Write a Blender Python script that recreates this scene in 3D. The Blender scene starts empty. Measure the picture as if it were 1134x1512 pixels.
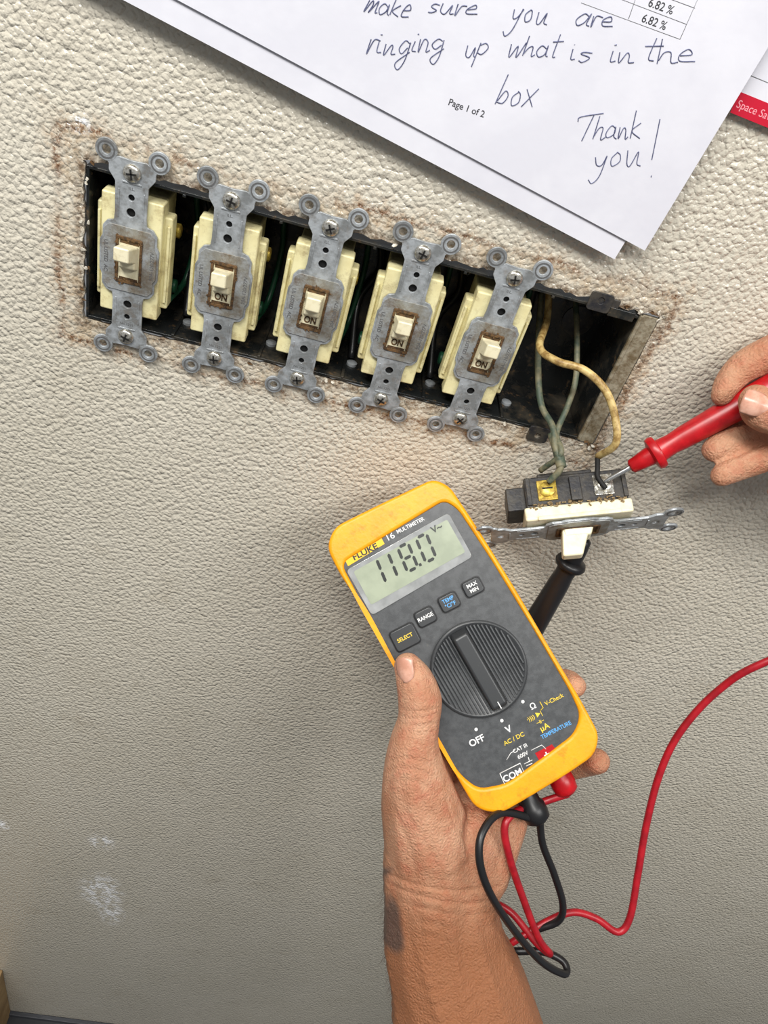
import bpy, bmesh, numpy as np, math, random
from mathutils import Vector, Matrix, noise
random.seed(5); np.random.seed(5)
S=0.00108
F=1092.0; CX=567.0; CY=756.0
# ---------------------------------------------------------------- camera pose (from the five screw pairs)
top=[(197,260),(343,296),(487,336),(626,374),(758,411)]
bot=[(183,495),(313,527),(442,558),(563,590),(681,620)]
W=[];I=[]
for i in range(5):
    W.append((46*i,-3.5,41.65));I.append(top[i])
    W.append((46*i,-3.5,-41.65));I.append(bot[i])
W=np.array(W,float);I=np.array(I,float)
def proj(C,R,X,f=F):
    c=(X-C)@R
    return np.stack([CX+f*c[:,0]/-c[:,2],CY-f*c[:,1]/-c[:,2]],1)
def expm(w):
    return np.array(Matrix.Rotation(float(np.linalg.norm(w))+1e-12,3,Vector(w)+Vector((0,0,1e-15))))
def fit(f):
    th=math.radians(35);ph=math.radians(16)
    fw=np.array([0,math.cos(th),-math.sin(th)]);X=np.array([1,0,0.]);U=np.cross(X,fw)
    r=math.cos(ph)*X+math.sin(ph)*U;u=-math.sin(ph)*X+math.cos(ph)*U
    R=np.stack([r,u,-fw],1);C=np.array([120,-280,180.]);lam=1e-2
    def res(p,C,R): return (proj(C+p[:3],expm(p[3:])@R,W,f)-I).ravel()
    for it in range(200):
        e=res(np.zeros(6),C,R);J=np.zeros((len(e),6))
        for k in range(6):
            p=np.zeros(6);p[k]=1e-3 if k<3 else 1e-6
            J[:,k]=(res(p,C,R)-e)/p[k]
        A=J.T@J;dp=-np.linalg.solve(A+lam*np.diag(np.diag(A)),J.T@e)
        if (res(dp,C,R)**2).sum()<(e**2).sum():
            C=C+dp[:3];R=expm(dp[3:])@R;lam=max(lam/3,1e-9)
        else: lam*=3
    q,_=np.linalg.qr(R); q=q*np.sign((q*R).sum(0))
    return C,q
C,R=fit(F)
def ray(px,py): return R@np.array([(px-CX)/F,(CY-py)/F,-1.])
def pick(px,py,h=0):      # point h mm in front of the wall
    d=ray(px,py);return Vector(C+d*((-h-C[1])/d[1]))
def pickd(px,py,d): return Vector(C+ray(px,py)*d)

# ---------------------------------------------------------------- materials
def srgb(c):
    return tuple((x/255/12.92 if x/255<=0.04045 else ((x/255+0.055)/1.055)**2.4) for x in c)+(1,)
MATS={}
def mat(name,col,col2=None,ns=0.1,rough=.5,metal=0,bump=0,bs=1,detail=4,lo=.4,hi=.6,sss=0,coat=0,rough2=None,dirt=None,ds=.1,dlo=.5,dhi=.7,da=.7):
    if name in MATS:return MATS[name]
    m=bpy.data.materials.new(name);m.use_nodes=True;nt=m.node_tree;n=nt.nodes;l=nt.links
    b=n['Principled BSDF'];b.inputs['Base Color'].default_value=srgb(col)
    b.inputs['Roughness'].default_value=rough;b.inputs['Metallic'].default_value=metal
    if sss:
        b.inputs['Subsurface Weight'].default_value=sss;b.inputs['Subsurface Radius'].default_value=(1,.35,.2);b.inputs['Subsurface Scale'].default_value=0.004
    if coat: b.inputs['Coat Weight'].default_value=coat;b.inputs['Coat Roughness'].default_value=.06
    tc=n.new('ShaderNodeTexCoord')
    out=None
    if col2:
        no=n.new('ShaderNodeTexNoise');no.inputs['Scale'].default_value=ns;no.inputs['Detail'].default_value=detail;no.inputs['Roughness'].default_value=.65
        l.new(tc.outputs['Object'],no.inputs['Vector'])
        r=n.new('ShaderNodeValToRGB');r.color_ramp.elements[0].position=lo;r.color_ramp.elements[1].position=hi
        r.color_ramp.elements[0].color=srgb(col);r.color_ramp.elements[1].color=srgb(col2)
        l.new(no.outputs['Fac'],r.inputs['Fac']);l.new(r.outputs['Color'],b.inputs['Base Color']);out=r.outputs['Color']
        if rough2 is not None:
            mr=n.new('ShaderNodeMapRange');mr.inputs[1].default_value=lo;mr.inputs[2].default_value=hi;mr.inputs[3].default_value=rough;mr.inputs[4].default_value=rough2
            l.new(no.outputs['Fac'],mr.inputs[0]);l.new(mr.outputs[0],b.inputs['Roughness'])
    if dirt:
        no=n.new('ShaderNodeTexNoise');no.inputs['Scale'].default_value=ds;no.inputs['Detail'].default_value=6;no.inputs['Roughness'].default_value=.75
        oi=n.new('ShaderNodeObjectInfo');va=n.new('ShaderNodeVectorMath');va.operation='MULTIPLY_ADD'
        l.new(oi.outputs['Location'],va.inputs[0]);va.inputs[1].default_value=(900,900,900);l.new(tc.outputs['Object'],va.inputs[2]);l.new(va.outputs[0],no.inputs['Vector'])
        mr=n.new('ShaderNodeMapRange');mr.inputs[1].default_value=dlo;mr.inputs[2].default_value=dhi;mr.inputs[4].default_value=da;l.new(no.outputs['Fac'],mr.inputs[0])
        q=n.new('ShaderNodeMix');q.data_type='RGBA';l.new(mr.outputs[0],q.inputs[0]);q.inputs[7].default_value=srgb(dirt)
        if out: l.new(out,q.inputs[6])
        else: q.inputs[6].default_value=srgb(col)
        l.new(q.outputs[2],b.inputs['Base Color'])
    if bump:
        t=n.new('ShaderNodeTexNoise');t.inputs['Detail'].default_value=5
        t.inputs['Scale'].default_value=bs;l.new(tc.outputs['Object'],t.inputs['Vector'])
        bp=n.new('ShaderNodeBump');bp.inputs['Distance'].default_value=bump*S;bp.inputs['Strength'].default_value=1
        l.new(t.outputs[0],bp.inputs['Height']);l.new(bp.outputs[0],b.inputs['Normal'])
    MATS[name]=m;return m
M_ivory=mat('ivory_plastic',(230,222,174),(214,202,150),.09,.36,bump=.1,bs=.5,lo=.42,hi=.75,dirt=(120,90,48),ds=.09,dlo=.5,dhi=.76,da=.75)
M_ivory2=mat('ivory_toggle',(236,228,196),(214,202,162),.15,.33,lo=.45,hi=.8,dirt=(120,92,54),ds=.25,dlo=.55,dhi=.8,da=.6)
M_yoke=mat('galvanized_steel',(176,181,185),(134,137,138),.12,.38,.3,bump=.15,bs=.8,rough2=.3,dirt=(112,90,62),ds=.12,dlo=.53,dhi=.76,da=.6)
M_yokeplate=mat('dirty_galvanized_plate',(162,166,168),(138,136,128),.09,.42,.25,bump=.2,bs=.8,dirt=(98,74,44),ds=.13,dlo=.47,dhi=.68,da=.8)
M_stamp=mat('stamped_text',(92,92,92),rough=.6)
M_zinc=mat('zinc_screw',(215,213,206),(150,144,130),.6,.26,.8)
M_dark=mat('dark_hole',(14,13,12),rough=.7)
M_grime=mat('grime_brown',(104,76,44),(62,45,27),.5,.8,bump=.3,bs=1)
M_box=mat('black_enamel_steel',(30,32,32),(96,88,74),.05,.25,.2,bump=.3,bs=.1,lo=.48,hi=.85,rough2=.7,dirt=(126,96,60),ds=.2,dlo=.58,dhi=.72,da=.7)
M_flange=mat('bare_steel_flange',(158,150,130),(112,98,74),.15,.45,.2,bump=.3,bs=.6)
M_yellow=mat('yellow_rubber',(246,166,10),(232,148,6),.05,.42,bump=.12,bs=.5,lo=.4,hi=.8,dirt=(138,84,12),ds=.11,dlo=.54,dhi=.76,da=.6)
M_face=mat('charcoal_plastic',(76,78,80),(62,64,66),.2,.38,bump=.05,bs=2,dirt=(112,108,98),ds=.35,dlo=.62,dhi=.78,da=.45)
M_facedark=mat('dark_button',(50,52,54),rough=.38,dirt=(96,94,88),ds=.5,dlo=.6,dhi=.8,da=.5)
M_black=mat('black_rubber',(22,22,24),rough=.38)
M_lcd=mat('lcd_grey_green',(166,174,152),(154,162,142),.05,.2,coat=1)
M_lcdseg=mat('lcd_segment',(38,42,40),rough=.3)
M_bezel=mat('lcd_window_bezel',(136,138,138),(172,174,174),.05,rough=.1,lo=.4,hi=.7,coat=1)
M_white=mat('print_white',(230,230,228),rough=.5)
M_pyel=mat('print_yellow',(232,200,60),rough=.5)
M_badge=mat('badge_yellow',(240,188,30),rough=.4)
M_pblue=mat('print_blue',(90,165,225),rough=.5)
M_pblk=mat('print_black',(28,28,30),rough=.5)
M_red=mat('red_plastic',(186,16,26),(168,10,20),.2,.33,dirt=(110,20,20),ds=.15,dlo=.55,dhi=.8,da=.6)
M_redw=mat('red_silicone_lead',(172,20,34),(146,14,28),.1,.38)
M_steel=mat('probe_steel',(200,200,200),rough=.25,metal=.9)
M_paper=mat('white_paper',(220,220,228),(213,213,222),.02,.7,bump=.05,bs=.3)
M_ink=mat('ballpoint_ink',(74,78,110),(108,112,142),.3,rough=.5)
M_print=mat('toner_print',(60,60,64),rough=.6)
M_brochred=mat('red_print',(196,26,52),rough=.35)
M_pink=mat('pink_print',(240,160,170),rough=.5)
M_grey=mat('grey_line',(130,130,134),rough=.6)
M_tanwire=mat('aged_white_wire',(206,182,122),(160,128,72),.15,.45,dirt=(92,70,40),ds=.15,dlo=.5,dhi=.72,da=.75)
M_greywire=mat('dusty_green_wire',(66,78,64),(124,118,92),.12,.6)
M_grnwire=mat('green_wire',(24,70,48),rough=.4)
M_brass=mat('brass_screw',(216,190,84),(160,130,60),.4,.35,.5)
M_blackbody=mat('black_phenolic',(36,36,40),(64,60,54),.15,.45,bump=.15,bs=.6,dirt=(124,108,80),ds=.3,dlo=.6,dhi=.76,da=.65)
M_nail=mat('fingernail',(214,168,148),(190,138,116),.1,.26,sss=.1)
M_floor=mat('dark_floor',(52,54,58),(40,42,46),.02,.5)
M_trim=mat('trim_dark',(60,62,68),rough=.4)
M_wood=mat('tan_wood',(170,140,96),(140,110,70),.03,.6)
M_hair=mat('arm_hair',(52,36,24),rough=.6)
M_dust=mat('lint_dust',(160,138,102),(100,80,52),.4,.9)
M_flake=mat('torn_paint',(232,226,212),(170,160,140),.4,.7)

# ---------------------------------------------------------------- geometry helpers
COL=bpy.context.collection
def link(o,parent=None,M=None):
    COL.objects.link(o)
    if parent: o.parent=parent
    if M is not None: o.matrix_basis=M
    return o
def empty(name,M):
    e=bpy.data.objects.new(name,None);COL.objects.link(e);e.empty_display_size=.01
    e.matrix_world=M
    return e
WORLD=Matrix.Scale(S,4)
def frame(o,x,y,z,s=1.0):
    m=Matrix((x,y,z)).transposed().to_4x4()@Matrix.Scale(s,4); m.translation=o
    return WORLD@m
def mesh_obj(name,verts,faces,m,parent,smooth=False,bevel=0,seg=2,M=None):
    me=bpy.data.meshes.new(name);me.from_pydata([tuple(v) for v in verts],[],faces);me.update()
    me.materials.append(m)
    if smooth:
        for p in me.polygons:p.use_smooth=True
    o=bpy.data.objects.new(name,me);link(o,parent,M)
    if bevel:
        b=o.modifiers.new('bev','BEVEL');b.width=bevel;b.segments=seg;b.limit_method='ANGLE';b.angle_limit=math.radians(35)
        for p in me.polygons:p.use_smooth=True
        b.harden_normals=True
    return o
def box(name,c,s,m,parent,bevel=0,M=None,taper=1.0,shift=(0,0)):
    x,y,z=c;a,b,d=s[0]/2,s[1]/2,s[2]/2;t=taper
    v=[(x-a,y-b,z-d),(x+a,y-b,z-d),(x+a,y+b,z-d),(x-a,y+b,z-d)]
    v+=[(x+shift[0]-a*t,y+shift[1]-b*t,z+d),(x+shift[0]+a*t,y+shift[1]-b*t,z+d),(x+shift[0]+a*t,y+shift[1]+b*t,z+d),(x+shift[0]-a*t,y+shift[1]+b*t,z+d)]
    f=[(3,2,1,0),(4,5,6,7),(0,1,5,4),(1,2,6,5),(2,3,7,6),(3,0,4,7)]
    return mesh_obj(name,v,f,m,parent,bevel=bevel,M=M)
def rnd(pts,r,seg=5):
    out=[];n=len(pts)
    for i in range(n):
        p=Vector(pts[i][:2]);a=Vector(pts[i-1][:2]);b=Vector(pts[(i+1)%n][:2])
        rr=r[i] if isinstance(r,(list,tuple)) else r
        da=a-p;db=b-p
        t=min(rr,da.length*.45,db.length*.45)
        p0=p+da.normalized()*t;p1=p+db.normalized()*t
        for k in range(seg+1):
            u=k/seg;out.append(tuple((1-u)**2*p0+2*u*(1-u)*p+u*u*p1))
    return out
def plate(name,loops,z0,z1,m,parent,bev=0,M=None,res=2):
    cu=bpy.data.curves.new(name,'CURVE');cu.dimensions='2D';cu.fill_mode='BOTH'
    for L in loops:
        sp=cu.splines.new('POLY');sp.points.add(len(L)-1);sp.use_cyclic_u=True
        for i,p in enumerate(L): sp.points[i].co=(p[0],p[1],0,1)
    cu.extrude=(z1-z0)/2-bev;cu.bevel_depth=bev;cu.bevel_resolution=res;cu.offset=-bev
    t=bpy.data.objects.new('tmp',cu);COL.objects.link(t)
    dg=bpy.context.evaluated_depsgraph_get();me=bpy.data.meshes.new_from_object(t.evaluated_get(dg))
    bpy.data.objects.remove(t)
    me.transform(Matrix.Translation((0,0,(z0+z1)/2)));me.materials.clear();me.materials.append(m)
    o=bpy.data.objects.new(name,me);return link(o,parent,M)
def circ(cx,cy,r,n=20): return [(cx+r*math.cos(2*math.pi*i/n),cy+r*math.sin(2*math.pi*i/n)) for i in range(n)]
def rect(cx,cy,w,h): return [(cx-w/2,cy-h/2),(cx+w/2,cy-h/2),(cx+w/2,cy+h/2),(cx-w/2,cy+h/2)]
def lathe(name,p0,d,prof,m,parent,n=28,M=None,flat=False):
    d=Vector(d).normalized();a=d.orthogonal().normalized();b=d.cross(a);p0=Vector(p0)
    v=[];f=[]
    for t,r in prof:
        for i in range(n):
            w=2*math.pi*i/n;v.append(p0+d*t+(a*math.cos(w)+b*math.sin(w))*max(r,1e-3))
    for j in range(len(prof)-1):
        for i in range(n):
            f.append((j*n+i,j*n+(i+1)%n,(j+1)*n+(i+1)%n,(j+1)*n+i))
    f.append(tuple(range(n-1,-1,-1)));f.append(tuple((len(prof)-1)*n+i for i in range(n)))
    o=mesh_obj(name,v,f,m,parent,smooth=not flat,M=M)
    if not flat:
        e=o.modifiers.new('es','EDGE_SPLIT');e.split_angle=math.radians(50)
    return o
def catmull(pts,n=12):
    P=[Vector(p) for p in pts];P=[P[0]*2-P[1]]+P+[P[-1]*2-P[-2]];out=[]
    for i in range(1,len(P)-2):
        for k in range(n):
            t=k/n;a,b,c,d=P[i-1:i+3]
            out.append(.5*((2*b)+(c-a)*t+(2*a-5*b+4*c-d)*t*t+(3*b-a-3*c+d)*t**3))
    out.append(P[-2]);return out
def tube(name,pts,r,m,parent,smooth=True,M=None,n=12,sub=10):
    P=catmull(pts,sub) if smooth else [Vector(p) for p in pts]
    v=[];f=[];prev=None
    for i,p in enumerate(P):
        d=(P[min(i+1,len(P)-1)]-P[max(i-1,0)]).normalized()
        if prev is None: a=d.orthogonal().normalized()
        else:
            a=(prev-d*prev.dot(d)).normalized()
        prev=a;b=d.cross(a);rr=r if not callable(r) else r(i/(len(P)-1))
        for k in range(n):
            w=2*math.pi*k/n;v.append(p+(a*math.cos(w)+b*math.sin(w))*rr)
    for j in range(len(P)-1):
        for i in range(n): f.append((j*n+i,j*n+(i+1)%n,(j+1)*n+(i+1)%n,(j+1)*n+i))
    f.append(tuple(range(n-1,-1,-1)));f.append(tuple((len(P)-1)*n+i for i in range(n)))
    return mesh_obj(name,v,f,m,parent,smooth=True,M=M)
def text(name,body,x,y,z,size,m,parent,rot=0,ext=.05,ax='CENTER',sx=1.0,bold=0):
    cu=bpy.data.curves.new(name,'FONT');cu.body=body;cu.size=size;cu.align_x=ax;cu.align_y='CENTER';cu.extrude=ext;cu.offset=bold
    cu.materials.append(m)
    t=bpy.data.objects.new(name,cu)
    return link(t,parent,Matrix.Translation((x,y,z))@Matrix.Rotation(rot,4,'Z')@Matrix.Diagonal((sx,1,1,1)))

# ---------------------------------------------------------------- wall
def wall_material():
    m=bpy.data.materials.new('pebbled_frp_panel');m.use_nodes=True;nt=m.node_tree;n=nt.nodes;l=nt.links
    b=n['Principled BSDF'];tc=n.new('ShaderNodeTexCoord')
    def math_(op,a,b_=None,c=None):
        q=n.new('ShaderNodeMath');q.operation=op
        for i,v in enumerate((a,b_,c)):
            if v is None: continue
            if isinstance(v,(int,float)): q.inputs[i].default_value=v
            else: l.new(v,q.inputs[i])
        return q.outputs[0]
    def ns(scale,detail=4,vec=None,rough=.6):
        q=n.new('ShaderNodeTexNoise');q.inputs['Scale'].default_value=scale;q.inputs['Detail'].default_value=detail;q.inputs['Roughness'].default_value=rough
        l.new(vec or tc.outputs['Object'],q.inputs['Vector']);return q
    def mix(f,a,c):
        q=n.new('ShaderNodeMix');q.data_type='RGBA'
        l.new(f,q.inputs[0])
        for s,v in ((6,a),(7,c)):
            if isinstance(v,tuple): q.inputs[s].default_value=v
            else: l.new(v,q.inputs[s])
        return q.outputs[2]
    def smooth(v,a,c):
        q=n.new('ShaderNodeMapRange');q.interpolation_type='SMOOTHSTEP';l.new(v,q.inputs[0]);q.inputs[1].default_value=a;q.inputs[2].default_value=c
        return q.outputs[0]
    nd=ns(.3,2)
    vm=n.new('ShaderNodeVectorMath');vm.operation='MULTIPLY_ADD';l.new(nd.outputs['Color'],vm.inputs[0]);vm.inputs[1].default_value=(3.0,3.0,3.0);l.new(tc.outputs['Object'],vm.inputs[2])
    vo=n.new('ShaderNodeTexVoronoi');vo.feature='SMOOTH_F1';vo.inputs['Scale'].default_value=.40;vo.inputs['Smoothness'].default_value=.35;l.new(vm.outputs[0],vo.inputs['Vector'])
    n2=ns(.22,2)
    h=math_('MULTIPLY',math_('POWER',vo.outputs['Distance'],1.4),-1.2)
    h=math_('ADD',h,math_('MULTIPLY',n2.outputs[0],.6))
    bp=n.new('ShaderNodeBump');bp.inputs['Distance'].default_value=.82*S;bp.inputs['Strength'].default_value=1;l.new(h,bp.inputs['Height']);l.new(bp.outputs[0],b.inputs['Normal'])
    base=mix(ns(.012,4).outputs[0],srgb((211,205,191)),srgb((196,189,172)))
    sp=n.new('ShaderNodeSeparateXYZ');l.new(tc.outputs['Object'],sp.inputs[0])
    X=sp.outputs[0];Z=sp.outputs[2]
    wob=ns(.05,4)
    def ringd(cx,hx,hz,wv):
        dx=math_('SUBTRACT',math_('ABSOLUTE',math_('SUBTRACT',X,cx)),hx)
        dz=math_('SUBTRACT',math_('ABSOLUTE',Z),hz)
        d=math_('MAXIMUM',dx,dz)
        return d,math_('ADD',d,math_('MULTIPLY',math_('SUBTRACT',wob.outputs[0],.5),wv))
    d,dw=ringd(116,151,53,11)
    patch=smooth(ns(.03,3,rough=.6).outputs[0],.36,.58)   # stains come and go along the line
    line=math_('SUBTRACT',1,smooth(math_('ABSOLUTE',dw),.3,3.2))
    line=math_('MULTIPLY',line,smooth(ns(.3,6,rough=.85).outputs[0],.44,.56))
    line=math_('MULTIPLY',line,math_('MULTIPLY_ADD',patch,.7,.3))
    halo=math_('SUBTRACT',1,smooth(math_('ABSOLUTE',dw),1,13))
    halo=math_('MULTIPLY',math_('MULTIPLY',halo,patch),smooth(ns(.16,6,rough=.85).outputs[0],.42,.66))
    inside=math_('SUBTRACT',1,smooth(d,-4,6))
    stain=math_('MULTIPLY',inside,smooth(ns(.07,6,rough=.8).outputs[0],.40,.66))
    e,ew=ringd(120,144,41.5,6)
    edge=math_('SUBTRACT',1,smooth(ew,.3,5))
    edge=math_('MULTIPLY',edge,smooth(ns(.2,6,rough=.85).outputs[0],.40,.58))
    base=mix(math_('MULTIPLY',stain,.5),base,srgb((158,124,74)))
    base=mix(math_('MULTIPLY',halo,.65),base,srgb((156,112,58)))
    base=mix(math_('MULTIPLY',line,.92),base,srgb((104,62,26)))
    base=mix(math_('MULTIPLY',edge,.8),base,srgb((92,64,36)))
    spk=smooth(ns(.11,6,rough=.8).outputs[0],.705,.735)
    base=mix(math_('MULTIPLY',spk,.6),base,srgb((120,88,50)))
    smud=smooth(ns(.02,5,rough=.7).outputs[0],.55,.75)
    base=mix(math_('MULTIPLY',smud,.25),base,srgb((150,136,110)))
    for (px,py,rr,sz) in ((150,1243,14,.8),(150,1318,26,.5),(165,1350,16,.5),(118,180,5,.8),(5,1218,10,1)):
        c=pick(px,py)
        ex=math_('POWER',math_('SUBTRACT',X,c.x),2);ez=math_('POWER',math_('MULTIPLY',math_('SUBTRACT',Z,c.z),sz),2)
        dd=math_('SQRT',math_('ADD',ex,ez))
        mk=math_('SUBTRACT',1,smooth(dd,rr*.3,rr*1.2))
        mk=math_('MULTIPLY',mk,smooth(ns(.09,6,rough=.8).outputs[0],.47,.54))
        base=mix(mk,base,srgb((255,255,255)))
    l.new(base,b.inputs['Base Color'])
    b.inputs['Roughness'].default_value=.21;b.inputs['Specular IOR Level'].default_value=.72
    return m
M_wall=wall_material()
def build_wall():
    bm=bmesh.new()
    floor_z=pick(60,1500,0).z
    outer=[(-900,floor_z),(1400,floor_z),(1400,900),(-900,900)]
    inner=[]
    def side(a,b,n,jit):
        for i in range(n):
            t=i/n;x=a[0]+(b[0]-a[0])*t;y=a[1]+(b[1]-a[1])*t
            inner.append((x+random.uniform(-jit,jit),y+random.uniform(-jit,jit)))
    side((-23,-40),(263,-40),90,.55);side((263,-40),(263,41),16,.4);side((263,41),(-23,41),100,.9);side((-23,41),(-23,-40),26,.8)
    vo=[bm.verts.new((x,0,z)) for x,z in outer];vi=[bm.verts.new((x,0,z)) for x,z in inner]
    es=[bm.edges.new((L[i],L[(i+1)%len(L)])) for L in (vo,vi) for i in range(len(L))]
    bmesh.ops.triangle_fill(bm,use_beauty=True,use_dissolve=False,edges=es,normal=(0,-1,0))
    ext=bmesh.ops.extrude_edge_only(bm,edges=[e for e in bm.edges if e.is_boundary and all(v in vi for v in e.verts)])
    for v in [g for g in ext['geom'] if isinstance(g,bmesh.types.BMVert)]: v.co.y+=3
    me=bpy.data.meshes.new('wall_back');bm.to_mesh(me);bm.free();me.materials.append(M_wall)
    o=bpy.data.objects.new('wall_back',me);COL.objects.link(o);o.matrix_world=WORLD
    return floor_z
floor_z=build_wall()
def top_mesh(name,v,f,m,bevel=0):
    o=mesh_obj(name,v,f,m,None,bevel=bevel);o.matrix_world=WORLD;return o
def cubev(x0,x1,y0,y1,z0,z1):
    return [(x0,y0,z0),(x1,y0,z0),(x1,y1,z0),(x0,y1,z0),(x0,y0,z1),(x1,y0,z1),(x1,y1,z1),(x0,y1,z1)],[(3,2,1,0),(4,5,6,7),(0,1,5,4),(1,2,6,5),(2,3,7,6),(3,0,4,7)]
v,f=cubev(-900,1400,-2600,20,floor_z-20,floor_z);top_mesh('floor',v,f,M_floor)
v,f=cubev(-900,1400,-6,0,floor_z,floor_z+8);top_mesh('baseboard_back',v,f,M_trim,1)

# ---------------------------------------------------------------- switch box
YO=Vector((0,-1,0))
def wallframe(x,z,h=0,rot=0,s=1.0):
    xa=Vector((math.cos(rot),0,math.sin(rot)));ya=Vector((-math.sin(rot),0,math.cos(rot)))
    return frame(Vector((x,-h,z)),xa,ya,YO,s)
eb=empty('electrical_box',wallframe(0,0))
def bx(n,x0,x1,y0,y1,z0,z1,m=M_box,b=.3): return box(n,((x0+x1)/2,(y0+y1)/2,(z0+z1)/2),(x1-x0,y1-y0,z1-z0),m,eb,b)
bx('back_panel',-22,254,-38.5,38.5,-50,-48)
bx('top_panel',-22,254,37,38.5,-49,-.5);bx('bottom_panel',-22,254,-38.5,-37,-49,-.5)
bx('left_panel',-22,-20.5,-38,38,-49,-.5)
bx('right_panel',252.5,254,-38,38,-49,-.5)
bx('right_flange',254,262.5,-38.8,40,-2.5,.2,M_flange,.4)
bx('flange_lip',252.6,254.4,-38,39.5,-10,.9,M_flange,.3)
for i in range(1,6):
    x=46*i-23
    bx('seam_top_%d'%i,x-.8,x+.8,35.8,37.2,-49,-.4);bx('seam_bot_%d'%i,x-.8,x+.8,-37.2,-35.8,-49,-.4)
    lathe('seam_screw_%d'%i,(x+6,37,-22),(0,-1,0),[(0,3),(1.4,3),(1.8,2.4)],M_yoke,eb,16)
    lathe('seam_screw_low_%d'%i,(x+4,-37,-18),(0,1,0),[(0,3),(1.4,3),(1.8,2.4)],M_yoke,eb,16)
for i in range(6):
    for s in (1,-1):
        plate('mounting_tab_%d_%d'%(i,s),[rnd([(46*i-6,s*36),(46*i-6,s*45.5),(46*i+6,s*45.5),(46*i+6,s*36)][::s],2),circ(46*i,s*41.65,1.8)],.2,1.5,M_yoke if i<5 else M_blackbody,eb,.15)
bx('corner_clip',228,240,38,44,-3,1,M_blackbody,.5);bx('corner_clip_b',236,250,35,40,-12,1.2,M_box,.6)
for k,(x,y,z) in enumerate([(23,-10,-48),(70,20,-48),(240,10,-48)]):
    lathe('knockout_%d'%k,(x,y,z),(0,0,1),[(0,9),(.8,9),(1,8.4)],M_blackbody,eb)
lathe('ground_screw',(168,22,-48),(0,0,1),[(0,3.4),(3,3.4),(3.6,2.6)],M_zinc,eb)
rf=random.Random(4)
for k in range(46):
    if k<18: x=rf.uniform(222,266);y=41.5+rf.gauss(0,1.2)
    elif k<24: x=rf.uniform(255,266);y=rf.uniform(-42,-38)
    elif k<34: x=rf.uniform(-25,-20);y=rf.uniform(-40,44)
    else: x=rf.uniform(-20,220);y=rf.choice((40.5,-40.5))+rf.gauss(0,.6)
    L=[(math.cos(a)*rf.uniform(.5,1.9),math.sin(a)*rf.uniform(.4,1.2)) for a in np.linspace(0,2*math.pi,7)[:-1]]
    plate('paint_flake',[L],0,.35,M_flake if rf.random()<.7 else M_grime,eb,M=Matrix.Translation((x,y,.15+rf.random()*.4))@Matrix.Rotation(rf.uniform(0,3),4,'Z')@Matrix.Rotation(rf.uniform(-.5,.5),4,'X'))

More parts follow.
